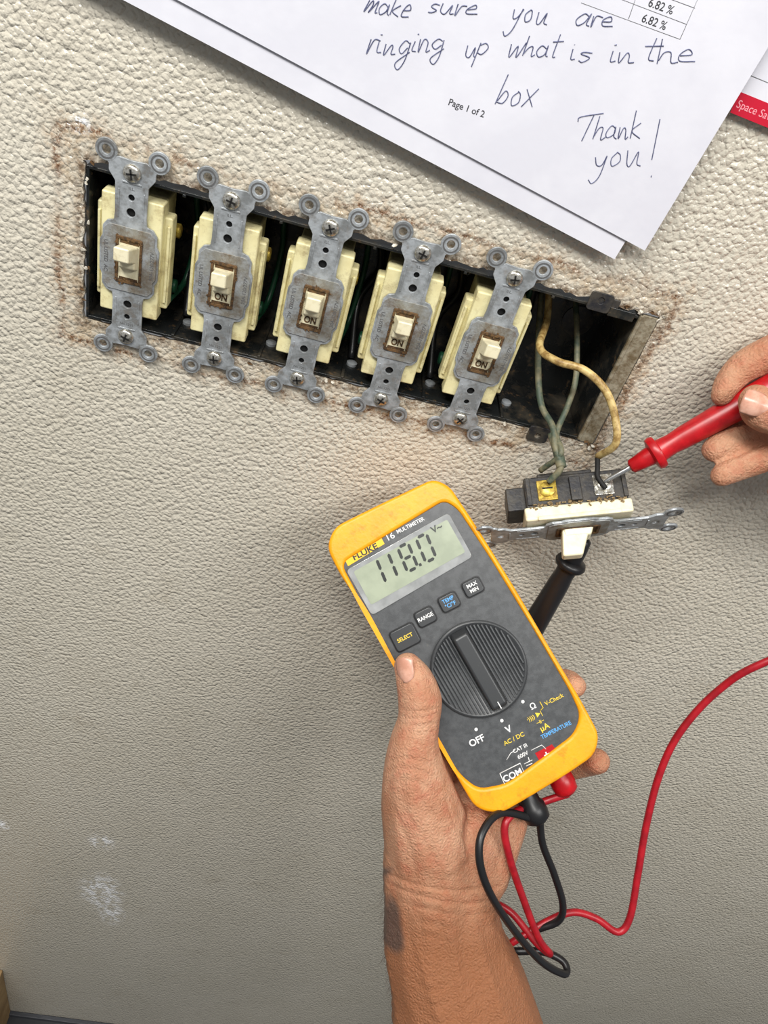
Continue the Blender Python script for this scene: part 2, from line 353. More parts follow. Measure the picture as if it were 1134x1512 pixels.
# ---------------------------------------------------------------- toggle switch
def build_switch(M,kind=0):
    e=empty('toggle_switch',M)
    hang=(kind==2)
    rng=random.Random(kind*7+3+int(M.translation.x*1000))
    right=[(0,-47),(6.5,-47.5),(10.6,-44.5),(10.6,-40.5),(7.6,-36.5),(7.4,-22),(7.8,-18.4),(10.8,-17.6),(12.9,-14.6),(12.9,-10),(14.2,-7.5),(14.2,7.5),(12.9,10),(12.9,14.6),(10.8,17.6),(7.8,18.4),(7.4,22),(7.6,36.5),(10.6,40.5),(10.6,44.5),(6.5,47.5),(0,47)]
    out=rnd(right+[(-x,y) for x,y in right[::-1] if x>0],.55,3)
    holes=[circ(0,41.65,2),circ(0,-41.65,2)]
    for y in (23.5,30.5,-23.5,-30.5): holes.append(circ(0,y,2.1 if abs(y)<25 else 1.5,14))
    holes.append(rect(0,0,10.5,21))
    plate('yoke',[out]+holes,2,3.4,M_yoke,e,.2)
    plate('plate_grime',[rnd([(-11.9,-13.8),(-9.8,-16.4),(9.8,-16.4),(11.9,-13.8),(11.9,-8.6),(13.2,-6.8),(13.2,6.8),(11.9,8.6),(11.9,13.8),(9.8,16.4),(-9.8,16.4),(-11.9,13.8),(-11.9,8.6),(-13.2,6.8),(-13.2,-6.8),(-11.9,-8.6)],.6,3),rect(0,0,10.5,21)],3.3,3.9,M_yokeplate,e,.15)
    for sy in (-1,1):
        for sx in (-1,1):
            cx,cy=sx*11.8,sy*49
            if hang and sx*sy>0: cy=sy*51
            plate('ear_%d_%d'%(sx,sy),[circ(cx,cy,5,24),circ(cx,cy,2.0,16)],2.05,3.45,M_yoke,e,.25)
            plate('ear_ring_%d_%d'%(sx,sy),[circ(cx,cy,3.9,24),circ(cx,cy,3.3,16)],3.4,3.65,M_stamp,e)
            pts=[(sx*5.5,sy*46),(sx*9.2,sy*42.0),(sx*12.6,sy*45.6),(sx*8.6,sy*48.6)]
            plate('ear_neck_%d_%d'%(sx,sy),[pts if sx*sy>0 else pts[::-1]],2.1,3.3,M_yoke,e)
        box('strap_rib',(0,sy*37.2,3.5),(9,.9,.5),M_yoke,e,.2)
        box('strap_rib',(-5.8,sy*27,3.45),(.7,13,.4),M_yoke,e,.15);box('strap_rib',(5.8,sy*27,3.45),(.7,13,.4),M_yoke,e,.15)
    for y in (41.65,-41.65):
        if hang: continue
        lathe('screw',(0,y,3.2),(0,0,1),[(0,4.1),(1.0,4.1),(1.9,3.2),(2.3,1.6),(2.4,0)],M_zinc,e)
        a=rng.uniform(0,3)
        for q in (0,math.pi/2):
            box('screw_slot',(0,0,0),(4.4,.8,.5),M_dark,e,M=Matrix.Translation((0,y,5.5))@Matrix.Rotation(a+q,4,'Z'))
    box('hole_recess',(0,0,1.0),(9,66,.8),M_dark,e)
    if not hang:
        box('body_front',(0,0,-3.4),(29,60,9.2),M_ivory,e,1.0)
        box('body_wing',(0,-1,-8.5),(36,48,9),M_ivory,e,1.2)
        box('wing_rib_l',(-16.6,-1,-3.6),(1.5,40,2),M_ivory,e,.5);box('wing_rib_r',(16.6,-1,-3.6),(1.5,40,2),M_ivory,e,.5)
        box('body_rear',(0,0,-20),(27,58,16),M_ivory,e,1.2)
        for sx,sy in ((1,-18),(1,12),(-1,-20)):
            lathe('terminal_screw_%d_%d'%(sx,sy),(sx*15.5,sy,-19),(sx,0,0),[(0,3.6),(3,3.6),(3.6,2.6)],M_grnwire if sy<-17 else M_brass,e)
        for k in range(26):
            y=rng.choice((-1,1))*rng.uniform(9.5,12.5) if k%2 else rng.uniform(-12,12);x=rng.uniform(-6.6,6.6) if k%2 else rng.choice((-1,1))*rng.uniform(5,7)
            box('lint',(0,0,0),(rng.uniform(.4,1.4),rng.uniform(.4,1.2),.4),M_grime,e,M=Matrix.Translation((x,y,4.1+rng.random()*.4))@Matrix.Rotation(rng.uniform(0,3),4,(rng.random(),rng.random(),1)))
    else:
        box('body_front',(0,0,-3.0),(29,57,8),M_ivory2,e,1.3)
        box('body_front_ledge',(-14,0,.2),(3,44,2.4),M_ivory2,e,.7)
        box('body_rear',(0,0,-15.5),(27,54,18.5),M_blackbody,e,1)
        box('body_rear_deck',(1,-4,-26),(22,30,4),M_blackbody,e,1)
        box('body_end_block',(2,-31,-15),(20,12,14),M_blackbody,e,1)
        box('terminal_barrier',(-14.6,0,-15),(3,6,14),M_blackbody,e,.6)
        box('terminal_notch',(-13.9,26,-16),(2,2.4,16),M_blackbody,e,.4);box('terminal_notch',(-13.9,-25,-16),(2,2.4,16),M_blackbody,e,.4)
        for yy,mm in ((-15,M_brass),(15,M_zinc)):
            box('terminal_clip_%d'%yy,(-13.8,yy,-16),(1.6,10.5,12),mm,e,.4)
            lathe('terminal_screw_%d'%yy,(-14.4,yy,-16),(-1,0,0),[(0,4.3),(1.8,4.3),(2.5,3.3),(2.7,0)],mm,e)
            box('terminal_slot_%d'%yy,(-17.0,yy,-16),(.5,5.6,.9),M_dark,e)
        for k in range(70):
            y=rng.uniform(-26,26);x=-14.6+rng.uniform(-.2,.6);z=-7.2+rng.gauss(0,.9)
            box('lint',(0,0,0),(rng.uniform(.6,2.0),rng.uniform(.6,2.0),.6),M_dust,e,M=Matrix.Translation((x,y,z))@Matrix.Rotation(rng.uniform(0,3),4,(rng.random(),rng.random(),1)))
    plate('well_rim',[rnd(rect(0,0,12.8,23.5),1,3),rect(0,0,10.2,20.6)],3.4,4.5,M_grime,e,.2)
    box('well_insert',(0,0,2.2),(10.4,20.8,2.6),M_ivory2,e,.2)
    box('well_shadow',(0,9.2,3.5),(9,2.0,.25),M_grime,e);box('well_shadow_b',(0,-9.6,3.5),(9,1.2,.25),M_grime,e)  # grime-coloured strips stand in for shade at both ends of the well
    if hang:
        box('toggle_boot',(0,0,5.4),(12,17,6),M_ivory2,e,1.2,taper=.84,shift=(0,-1))
        box('toggle_lever',(0,-1.5,11.5),(10.5,15,15),M_ivory2,e,1.2,taper=.72,shift=(0,-3.6))
    else:
        box('toggle_boot',(0,1.6,5.2),(9,13,5),M_ivory2,e,1.0,taper=.86,shift=(0,1.4))
        box('toggle_lever',(0,3.6,10.4),(8.6,8.2,13),M_ivory2,e,.9,taper=.86,shift=(0,4.2))
    if kind==0:
        text('on_label','ON',0,-6.7,3.6,4.8,M_grime,e,ext=.12,sx=.85,bold=.12)
    if not hang:
        text('rating','20A-120/277V',11.2,0,3.92,2.5,M_stamp,e,rot=math.pi/2,ext=.05,bold=.03)
        text('listing','UL LISTED  AC',-11.0,0,3.92,2.5,M_stamp,e,rot=-math.pi/2,ext=.05,bold=.03)
        text('stamp','No.1221',0,-34.6,3.45,2.0,M_stamp,e,ext=.04);text('stamp','ILL.',0,34.6,3.45,2.0,M_stamp,e,ext=.04)
    return e
rots=[.0,.012,-.01,.008,-.004]
for i in range(5):
    build_switch(wallframe(46*i,0,0,rots[i]),1 if i==0 else 0)
pl=pickd(722,791,412);pr=pickd(986,766,402)
yl=(pr-pl).normalized();mid=(pl+pr)/2
zd=(pickd(858,815,393)-pickd(852,745,403));zd=(zd-yl*zd.dot(yl)).normalized();xl=yl.cross(zd)
Ms=frame(mid-zd*2,xl,yl,zd,1.0)
hang=build_switch(Ms,2)
Msw=Matrix((xl,yl,zd)).transposed().to_4x4();Msw.translation=mid-zd*2
def dev(x,y,z): return Msw@Vector((x,y,z))

# ---------------------------------------------------------------- building wires
wr=empty('electrical_wire',WORLD)
tube('aged_white_wire',[pick(812,400,-44),pick(808,470,-30),pick(797,512,-6),pick(822,533,8),pick(862,546,14),pick(893,575,20),pick(908,615,26),pick(909,655,32),dev(-18,14,-31)],2.0,M_tanwire,wr)
tube('bare_end_a',[dev(-18,14,-32),dev(-18.6,12.6,-24),dev(-18.2,12,-19),dev(-18.0,15,-12)],1.4,M_dark,wr)
tube('dusty_wire_a',[pick(800,430,-44),pick(795,500,-30),pick(795,560,-10),pick(800,600,2),pick(816,630,14),pick(820,660,24),pick(828,690,32),dev(-18.2,-14,-19)],1.8,M_greywire,wr)
tube('dusty_wire_b',[pick(850,440,-44),pick(852,500,-25),pick(850,560,-8),pick(838,600,4),pick(822,640,16),pick(828,670,28),dev(-14,-17,-28)],1.6,M_greywire,wr)
tube('wire_splice',[pick(816,640,16),pick(824,668,25),pick(829,690,32)],2.8,M_greywire,wr)
for i in range(5):
    x=46*i+20
    tube('green_wire_%d'%i,[(x-4,15,-25),(x,35,-20),(x+2,43,5),(x+1,40,22),(x,44,34)],1.6,M_grnwire,wr)
for i,x in enumerate((25,118,164,205)):
    tube('black_wire_%d'%i,[(x,20,-34),(x-3,42,-10),(x+4,43,10),(x,40,30)],2,M_black,wr)

# ---------------------------------------------------------------- multimeter
TL=pickd(482,800,402);TR=pickd(662,708,402);BL=pickd(700,1198,394)
ux=(TR-TL).normalized();nz=ux.cross((TL-BL)).normalized();uy=nz.cross(ux)
MM=Matrix((ux,uy,nz)).transposed().to_4x4();MM.translation=TL
MI=MM.inverted()
meter=empty('digital_multimeter',WORLD@MM)
def mp(px,py,z=0):
    o=MI@Vector(C);d=MI.to_3x3()@Vector(ray(px,py));t=(z-o.z)/d.z;p=o+d*t;return (p.x,p.y)
def mps(L,z=0): return [mp(a,b,z) for a,b in L]
outer=mps([(494,778),(560,745),(640,707),(664,718),(704,778),(760,868),(815,962),(858,1034),(885,1085),(878,1115),(842,1140),(790,1172),(738,1202),(702,1194),(676,1150),(640,1085),(590,1000),(540,905),(500,845),(482,808)])
outer=rnd(outer,9,6)
hole=rnd(mps([(504,832),(580,785),(656,739),(676,752),(726,828),(787,928),(842,1022),(857,1056),(847,1084),(800,1119),(748,1157),(706,1165),(678,1142),(636,1070),(586,982),(537,895)]),5,5)
plate('holster_rim',[outer[::-1],hole],-12,1.4,M_yellow,meter,1.9,res=4)
plate('holster_back',[outer[::-1]],-30,-9,M_yellow,meter,3.5,res=4)
plate('face',[hole],-8.5,-.1,M_face,meter)
bez=rnd(mps([(511,842),(662,757),(698,822),(549,909)]),2.5,4)
plate('display_window',[bez],-.2,.7,M_bezel,meter,.3)
lc=rnd(mps([(522,844),(660,767),(687,815),(548,893)]),1.2,3)
plate('display_lcd',[lc],.6,.85,M_lcd,meter)
def digit(ch,cx,cy,h):
    w=h*.44;t=h*.12;sl=.08
    segs={'a':(0,h/2,1),'g':(0,0,1),'d':(0,-h/2,1),'f':(-w/2,h/4,0),'b':(w/2,h/4,0),'e':(-w/2,-h/4,0),'c':(w/2,-h/4,0)}
    on={'1':'bc','8':'abcdefg','0':'abcdef'}[ch]
    for s in on:
        x,y,hz=segs[s]
        if hz: P=[(-w/2+t*.6,0),(-w/2+t,t/2),(w/2-t,t/2),(w/2-t*.6,0),(w/2-t,-t/2),(-w/2+t,-t/2)]
        else: P=[(0,-h/4+t*.3),(-t/2,-h/4+t*.8),(-t/2,h/4-t*.8),(0,h/4-t*.3),(t/2,h/4-t*.8),(t/2,-h/4+t*.8)]
        if ch=='1': x=0
        P=[(cx+x+p[0]+(y+p[1])*sl,cy+y+p[1]) for p in P]
        plate('segment_'+s,[P],.86,1.0,M_lcdseg,meter)
for ch,px,py in (('1',563,843),('1',580,834),('8',602,823),('0',629,809)):
    x,y=mp(px,py,1);digit(ch,x,y,14)
x,y=mp(622,833,1);box('decimal_point',(x-.6,y,.95),(1.5,1.5,.18),M_lcdseg,meter)
x,y=mp(645,780,1);text('lcd_unit','V~',x,y,1.1,5.2,M_lcdseg,meter,bold=.1)
def mtext(body,px,py,size,m,rot=0,sx=1,bold=0.03,z=.0,ax='CENTER'):
    x,y=mp(px,py,z);return text('label_'+''.join(c for c in body.lower() if c.isalnum()),body,x,y,z,size,m,meter,rot=rot,ext=.06,sx=sx,bold=bold,ax=ax)
lab=rnd(mps([(509,826),(563,794),(568,803),(514,836)]),.3,2)
plate('badge',[lab],-.05,.15,M_badge,meter)
mtext('FLUKE',539,815,4.6,M_pblk,z=.2,sx=1.15,bold=.12)
mtext('16',576,793,4.6,M_white,bold=.02,sx=1.15,z=.05)
mtext('MULTIMETER',606,776,3.0,M_white,sx=.95)
for nm,px,py,w,h,lines in (('select',598,941,14,11.5,[('SELECT',M_pyel)]),('range',628,911,10.5,8.5,[('RANGE',M_white)]),('temp',663,889,10.5,8.5,[('TEMP',M_pblue),('°C/°F',M_pblue)]),('maxmin',698,867,10.5,8.5,[('MAX',M_white),('MIN',M_white)])):
    x,y=mp(px,py,0)
    plate('button_recess_'+nm,[rnd(rect(x,y,w+1.2,h+1.2),2.6,4)],-.1,.15,M_black,meter)
    plate('button_'+nm,[rnd(rect(x,y,w,h),2.2,5)],0,1.7,M_facedark,meter,.6,res=3)
    for k,(tx,mm) in enumerate(lines):
        text('button_text_'+tx,tx,x,y+(0 if len(lines)==1 else 1.5-3*k),1.72,2.9,mm,meter,ext=.04,sx=.95,bold=.05)
dx,dy=mp(707,988,2)
dr=26
lathe('dial_skirt',(dx,dy,-.5),(0,0,1),[(0,dr),(2.4,dr),(3.0,dr-.8),(3.0,dr-1.5),(2.6,dr-2)],M_facedark,meter,64)
kd=(Vector(mp(728,1032,4))-Vector(mp(680,948,4)));ka=math.atan2(kd.y,kd.x)
for i in range(-13,14):
    if abs(i)<3: continue
    off=i*1.85;Lr=math.sqrt(max((dr-2.2)**2-off*off,0))*2
    if Lr<6: continue
    box('dial_rib_%d'%i,(0,0,0),(Lr,.95,1.3),M_face,meter,.25,M=Matrix.Translation((dx,dy,2.9))@Matrix.Rotation(ka,4,'Z')@Matrix.Translation((0,off,0)))
box('dial_knob',(0,0,0),(2*dr-5,9.8,8),M_facedark,meter,1.6,M=Matrix.Translation((dx,dy,5.5))@Matrix.Rotation(ka,4,'Z'),taper=.9)
box('dial_pointer',(0,0,0),(4,.5,.2),M_white,meter,M=Matrix.Translation((dx,dy,9.5))@Matrix.Rotation(ka,4,'Z')@Matrix.Translation((dr-6,0,0)))
mtext('OFF',704,1094,5.0,M_white,bold=.1)
mtext('V',751,1077,5.0,M_white,bold=.12)
mtext('AC / DC',759,1091,3.3,M_pyel)
mtext('Ω',787,1043,4.4,M_white,bold=.06)
mtext('V-Check',818,1033,3.2,M_pyel,sx=.95)
mtext('·)))) ▶|',789,1058,3.0,M_pyel)
mtext('⊣⊢',798,1066,3,M_pyel)
mtext('µA',804,1074,4.4,M_pyel,bold=.06)
mtext('TEMPERATURE',821,1078,3.0,M_pblue,sx=.9,bold=.05)
mtext('CAT III',768,1105,2.8,M_white)
mtext('600V',772,1115,2.9,M_white)
for px,py in ((703,1077),(741,1064),(772,1036)):
    x,y=mp(px,py);plate('tick',[circ(x,y,.9,12)],-.05,.12,M_white,meter)
def mline(name,pts,m,r=.22):
    return tube(name,[Vector((*mp(a,b,0),.02)) for a,b in pts],r,m,meter,smooth=False,n=6)
mline('rule_a',[(748,1122),(754,1112),(760,1108)],M_white);mline('rule_b',[(784,1108),(800,1100),(806,1106)],M_white)
mline('rule_c',[(797,1036),(802,1045),(798,1049)],M_pyel)
mline('gnd_a',[(774,1128),(786,1122)],M_white);mline('gnd_b',[(777,1131),(786,1127)],M_white);mline('gnd_c',[(780,1118),(782,1125)],M_white)
cb=mps([(738,1142),(768,1127),(776,1146),(746,1160)])
tube('com_frame',[Vector((x,y,.05)) for x,y in cb+[cb[0]]],.3,M_white,meter,smooth=False,n=6)
mtext('COM',757,1145,4.8,M_white,bold=.1)
plate('plus_patch',[mps([(790,1112),(815,1099),(826,1113),(800,1130)])],-.05,.12,M_red,meter)
mtext('+',808,1115,6,M_white,z=.15,bold=.12)
pb=MM@Vector((*mp(780,1180,-14),-14));prd=MM@Vector((*mp(822,1138,-18),-18))
lathe('plug_black',MI@(pb+uy*8),(0,-1,0),[(0,6),(10,6),(12,7.2),(16,7.4),(20,6.8),(22,4)],M_black,meter)
lathe('plug_red',MI@(prd+uy*8),(0,-1,0),[(0,6),(10,6),(12,6.8),(16,7.0),(20,6.4),(22,4)],M_red,meter)

# ---------------------------------------------------------------- test probes and leads
rp=empty('test_probe',WORLD)
tip=dev(-17.6,15,-16)
bod=pickd(1140,572,372)
ax=(bod-tip).normalized();L=(bod-tip).length
lathe('metal_tip',tip,ax,[(0,.5),(3,1.2),(17,1.4),(19,1.4)],M_steel,rp)
lathe('handle',tip+ax*15,ax,[(0,2.4),(1,3.8),(9,4.8),(12,5.2),(13,8.6),(15,9.2),(17,8.6),(17.6,6.0),(24,5.4),(30,6.0),(60,7.0),(80,7.2),(118,6.8),(124,5.5),(140,3.2)],M_red,rp)
e1=tip+ax*150
tube('lead',[e1,e1+ax*30,pickd(1500,560,330),pickd(1560,760,340),pickd(1350,900,380),pickd(1134,976,400),pickd(1060,1020,415),pickd(1005,1080,425),pickd(975,1140,430),pickd(955,1215,435),pickd(942,1290,438),pickd(930,1355,440),pickd(912,1376,440),pickd(880,1356,440),pickd(845,1347,440),pickd(805,1362,438),pickd(762,1388,436),pickd(720,1410,440),pickd(690,1380,450),pickd(715,1335,446),pickd(752,1345,440),pickd(790,1390,434),pickd(812,1408,430),pickd(795,1385,424),pickd(770,1320,412),pickd(752,1265,402),pickd(745,1222,398),pickd(760,1200,402),pickd(796,1186,412),prd-uy*14],2.1,M_redw,rp)
bp_=empty('test_probe',WORLD)
btip=dev(10,2,-18);bm_=pickd(840,836,424);be=pickd(784,930,448)
ab=(be-bm_).normalized()
a2=(bm_-btip).normalized()
lathe('metal_tip',btip,a2,[(0,.4),(3,1.1),(12,1.3),((bm_-btip).length-12,1.3)],M_steel,bp_)
lathe('handle',bm_-ab*20,ab,[(0,2.4),(1,4.0),(6,4.8),(15,5.4),(16,8.4),(18,9.2),(20,8.4),(21,6.0),(26,5.6),(32,6.2),(70,7.4),(95,7),(104,4),(112,3)],M_black,bp_)
b1=bm_+ab*92
tube('lead',[b1,b1+ab*25,pickd(650,1150,500),pickd(600,1300,500),pickd(680,1395,460),pickd(750,1404,440),pickd(800,1405,436),pickd(832,1420,432),pickd(834,1438,426),pickd(800,1420,416),pickd(760,1375,402),pickd(724,1320,386),pickd(708,1270,381),pickd(713,1228,384),pickd(742,1200,394),pb-uy*13],2.1,M_black,bp_)
tube('lead_loop',[pb-uy*12+ux*2,pickd(797,1200,412),pickd(801,1245,418),pickd(818,1290,424),pickd(831,1335,430),pickd(824,1360,434),pickd(790,1374,438),pickd(740,1400,445),pickd(700,1420,450)],2.1,M_black,bp_)

# ---------------------------------------------------------------- skin
def skin_material(name,c1,c2,c3):
    m=bpy.data.materials.new(name);m.use_nodes=True;nt=m.node_tree;n=nt.nodes;l=nt.links
    b=n['Principled BSDF'];tc=n.new('ShaderNodeTexCoord')
    def ns(s,d=4,r=.6):
        q=n.new('ShaderNodeTexNoise');q.inputs['Scale'].default_value=s;q.inputs['Detail'].default_value=d;q.inputs['Roughness'].default_value=r;l.new(tc.outputs['Object'],q.inputs['Vector']);return q.outputs[0]
    def mx(f,a,c):
        q=n.new('ShaderNodeMix');q.data_type='RGBA';l.new(f,q.inputs[0])
        for s,v in ((6,a),(7,c)):
            if isinstance(v,tuple): q.inputs[s].default_value=v
            else: l.new(v,q.inputs[s])
        return q.outputs[2]
    r=n.new('ShaderNodeMapRange');r.inputs[1].default_value=.38;r.inputs[2].default_value=.62;l.new(ns(.06,5),r.inputs[0])
    r2=n.new('ShaderNodeMapRange');r2.inputs[1].default_value=.48;r2.inputs[2].default_value=.72;l.new(ns(.13,5),r2.inputs[0])
    at=n.new('ShaderNodeAttribute');at.attribute_name='tan'
    a2=n.new('ShaderNodeAttribute');a2.attribute_name='ink'
    c=mx(r.outputs[0],srgb(c1),srgb(c2))
    q=n.new('ShaderNodeMath');q.operation='MULTIPLY';q.inputs[1].default_value=.6;l.new(r2.outputs[0],q.inputs[0])
    c=mx(q.outputs[0],c,srgb(c3))
    c=mx(at.outputs['Fac'],c,srgb((158,102,66)))
    c=mx(a2.outputs['Fac'],c,srgb((70,64,62)))
    r3=n.new('ShaderNodeMapRange');r3.inputs[1].default_value=.62;r3.inputs[2].default_value=.72;r3.inputs[4].default_value=.4;l.new(ns(.7,6,.75),r3.inputs[0])
    c=mx(r3.outputs[0],c,srgb((128,78,54)))
    l.new(c,b.inputs['Base Color'])
    b.inputs['Roughness'].default_value=.42
    b.inputs['Subsurface Weight'].default_value=.08;b.inputs['Subsurface Radius'].default_value=(1,.35,.2);b.inputs['Subsurface Scale'].default_value=.002
    vo=n.new('ShaderNodeTexVoronoi');vo.feature='DISTANCE_TO_EDGE';vo.inputs['Scale'].default_value=.5;l.new(tc.outputs['Object'],vo.inputs['Vector'])
    a=n.new('ShaderNodeMath');a.operation='MULTIPLY_ADD';l.new(vo.outputs[0],a.inputs[0]);a.inputs[1].default_value=.75;l.new(ns(.4,6,.75),a.inputs[2])
    bp=n.new('ShaderNodeBump');bp.inputs['Distance'].default_value=1.3*S;bp.inputs['Strength'].default_value=1;l.new(a.outputs[0],bp.inputs['Height']);l.new(bp.outputs[0],b.inputs['Normal'])
    return m
M_skin=skin_material('skin',(212,162,130),(194,136,104),(192,108,82))
ico=bmesh.new();bmesh.ops.create_icosphere(ico,subdivisions=2,radius=1);ICOV=np.array([v.co[:] for v in ico.verts]);ICOF=np.array([[v.index for v in f.verts] for f in ico.faces]);ico.free()
def organic(name,chains,parent,voxel=1.3,smooth=10,creases=(),tanfn=None,inkfn=None):
    V=[];Fc=[];n=0
    for ch in chains:
        P=[np.array(list(pickd(a,b,d))+[r*d/F]) for a,b,d,r in ch]
        PP=[P[0]*2-P[1]]+P+[P[-1]*2-P[-2]];Q=[]
        for i in range(1,len(PP)-2):
            a,b,c,d=PP[i-1:i+3];k=max(3,int(np.linalg.norm((c-b)[:3])/(min(b[3],c[3])*.22)))
            for j in range(k):
                t=j/k;Q.append(.5*((2*b)+(c-a)*t+(2*a-5*b+4*c-d)*t*t+(3*b-a-3*c+d)*t**3))
        Q.append(P[-1])
        for q in Q:
            V.append(ICOV*q[3]*1.02+q[:3]);Fc.append(ICOF+n);n+=len(ICOV)
    V=np.concatenate(V);Fc=np.concatenate(Fc)
    me=bpy.data.meshes.new(name);me.from_pydata(V.tolist(),[],Fc.tolist())
    o=bpy.data.objects.new(name,me);COL.objects.link(o)
    rm=o.modifiers.new('r','REMESH');rm.mode='VOXEL';rm.voxel_size=voxel;rm.adaptivity=0
    sm=o.modifiers.new('s','SMOOTH');sm.factor=.5;sm.iterations=smooth
    dg=bpy.context.evaluated_depsgraph_get();me2=bpy.data.meshes.new_from_object(o.evaluated_get(dg));bpy.data.objects.remove(o)
    nv=len(me2.vertices);co=np.zeros(nv*3);me2.vertices.foreach_get('co',co);co=co.reshape(-1,3)
    no=np.array([v.normal[:] for v in me2.vertices])
    px=proj(C,R,co)
    view=C-co;view/=np.linalg.norm(view,axis=1,keepdims=True);facing=(no*view).sum(1)
    disp=np.zeros(nv)
    for (pts,w,dep) in creases:
        pp=[np.array([p[0],p[1]]) for p in catmull([(a,b,0) for a,b in pts],8)]
        dm=np.full(nv,1e9)
        for a,b in zip(pp[:-1],pp[1:]):
            ab=b-a;t=np.clip(((px-a)@ab)/(ab@ab+1e-9),0,1);dd=np.linalg.norm(px-(a+t[:,None]*ab),axis=1);dm=np.minimum(dm,dd)
        disp-=dep*np.exp(-(dm/w)**2)*np.clip(facing*2,0,1)
    co2=co+no*disp[:,None]
    me2.vertices.foreach_set('co',co2.ravel())
    for nm,fn in (('tan',tanfn),('ink',inkfn)):
        at=me2.attributes.new(nm,'FLOAT','POINT')
        tv=np.zeros(nv) if fn is None else fn(px,co2)
        at.data.foreach_set('value',tv.astype(np.float32))
    me2.materials.clear();me2.materials.append(M_skin)
    for p in me2.polygons:p.use_smooth=True
    me2.update()
    o=bpy.data.objects.new(name,me2);link(o,parent);return o
lh=empty('human_hand',WORLD)
LH=[
 [(602,984,386,21),(612,1004,385,28),(620,1034,386,33),(618,1066,387,32),(611,1100,389,37),(612,1140,394,47),(621,1190,402,59),(634,1240,410,68)],
 [(612,1150,400,40),(650,1120,432,38),(690,1100,446,40)],
 [(640,1110,452,46),(690,1140,450,56),(710,1180,440,54),(690,1230,428,60)],
 [(735,1110,452,44),(742,1160,440,44),(742,1200,428,40),(728,1240,422,42),(706,1290,418,46)],
 [(634,1240,412,68),(636,1290,416,72),(640,1345,420,73)],
 [(690,1240,418,55),(685,1300,418,55),(680,1345,420,56)],
 [(638,1340,420,72),(643,1400,422,77),(662,1460,424,86),(674,1520,426,96),(700,1620,428,112),(730,1760,430,130),(760,1900,430,140)],
 [(672,1340,420,62),(684,1400,422,66),(702,1460,424,78),(712,1520,426,90)],
 [(640,1060,455,34),(680,1000,456,27),(720,970,454,25),(745,960,448,22),(762,950,440,18)],
 [(670,1075,456,34),(730,1040,458,27),(790,1015,452,25),(832,1008,440,21),(849,1013,428,17)],
 [(700,1100,456,34),(760,1090,458,27),(805,1075,455,24),(832,1066,448,21),(840,1068,438,17)],
 [(725,1130,452,32),(775,1135,452,26),(825,1130,442,24),(866,1124,428,22),(882,1124,416,19)],
]
cr=[([(584,1044),(612,1052),(648,1046)],3.0,.6),([(583,1053),(612,1061),(649,1054)],3.0,.6),([(584,1064),(615,1073),(648,1066)],2.5,.4),([(590,1078),(615,1084),(640,1080)],2.5,.25),
    ([(566,1128),(600,1120),(645,1132)],4,.5),([(568,1140),(605,1135),(648,1150)],4,.5),([(566,1158),(605,1152),(650,1172)],4,.35),
    ([(562,1286),(610,1306),(670,1316),(738,1310)],3.0,.9),([(566,1302),(615,1322),(680,1334),(740,1330)],2.8,.7),([(566,1324),(620,1340),(690,1352),(738,1346)],3,.4),
    ([(700,1180),(690,1230),(698,1280),(712,1310)],4.5,1.4),([(640,1200),(660,1240),(690,1280)],5,.8),([(760,1195),(745,1240),(735,1285)],4,.6),([(722,1215),(716,1250),(722,1290)],3,.5),
    ([(600,1200),(625,1240),(650,1290)],3,.4),([(580,1190),(600,1240),(615,1290)],3,.4),([(660,1180),(672,1215),(692,1245)],3,.6),([(740,1200),(728,1230),(716,1262)],3,.5),([(620,1180),(645,1225),(668,1275)],3,.4),([(690,1262),(710,1250),(735,1248)],3,.4)]
cr+=[([(655,1330),(668,1400),(690,1512)],6,-.9),([(690,1330),(712,1400),(740,1500)],5,-.6),([(610,1350),(622,1420),(650,1512)],5,-.5)]
def tanf(px,co):
    t=np.clip((px[:,1]-1240)/160,0,1)*.95
    t=np.maximum(t,np.clip((592-px[:,0])/30,0,1)*np.clip((px[:,1]-1120)/100,0,1)*.7)
    return t
def inkf(px,co):
    nz_=np.array([noise.noise(Vector((a[0]*.05,a[1]*.05,a[2]*.05))) for a in co])
    return np.clip((584+nz_*26-px[:,0])/10,0,1)*np.clip((px[:,1]-1272-nz_*20)/15,0,1)*np.clip((1408+nz_*30-px[:,1])/20,0,1)*.75
organic('skin',LH,lh,1.15,8,cr,tanf,inkf)
def nail(parent,c,nrm,up,w,l,th=1.2,m=M_nail):
    nrm=Vector(nrm).normalized();up=Vector(up);up=(up-nrm*up.dot(nrm)).normalized();side=up.cross(nrm)
    v=[];f=[];n=14;k=12
    for j in range(k+1):
        for i in range(n+1):
            a=(i/n-.5)*2;b=(j/k-.5)*2
            x=a*w/2*(math.sqrt(max(0,1-min(0,b)**2*.55)));y=b*l/2*(1-.22*a*a)
            z=-(a*a)*w*.2-(b*b)*l*.05
            v.append(Vector(c)+side*x+up*y+nrm*z)
    for j in range(k):
        for i in range(n): f.append((j*(n+1)+i,j*(n+1)+i+1,(j+1)*(n+1)+i+1,(j+1)*(n+1)+i))
    o=mesh_obj('nail',v,f,m,parent,smooth=True)
    s=o.modifiers.new('so','SOLIDIFY');s.thickness=th;s.offset=-1
    return o
cam_r=Vector(R[:,0]);cam_u=Vector(R[:,1]);cam_b=Vector(R[:,2])
nail(lh,pickd(595,990,376.4),(-cam_r*.55+cam_b*.84),(cam_u*1-cam_r*.2),10.5,13)
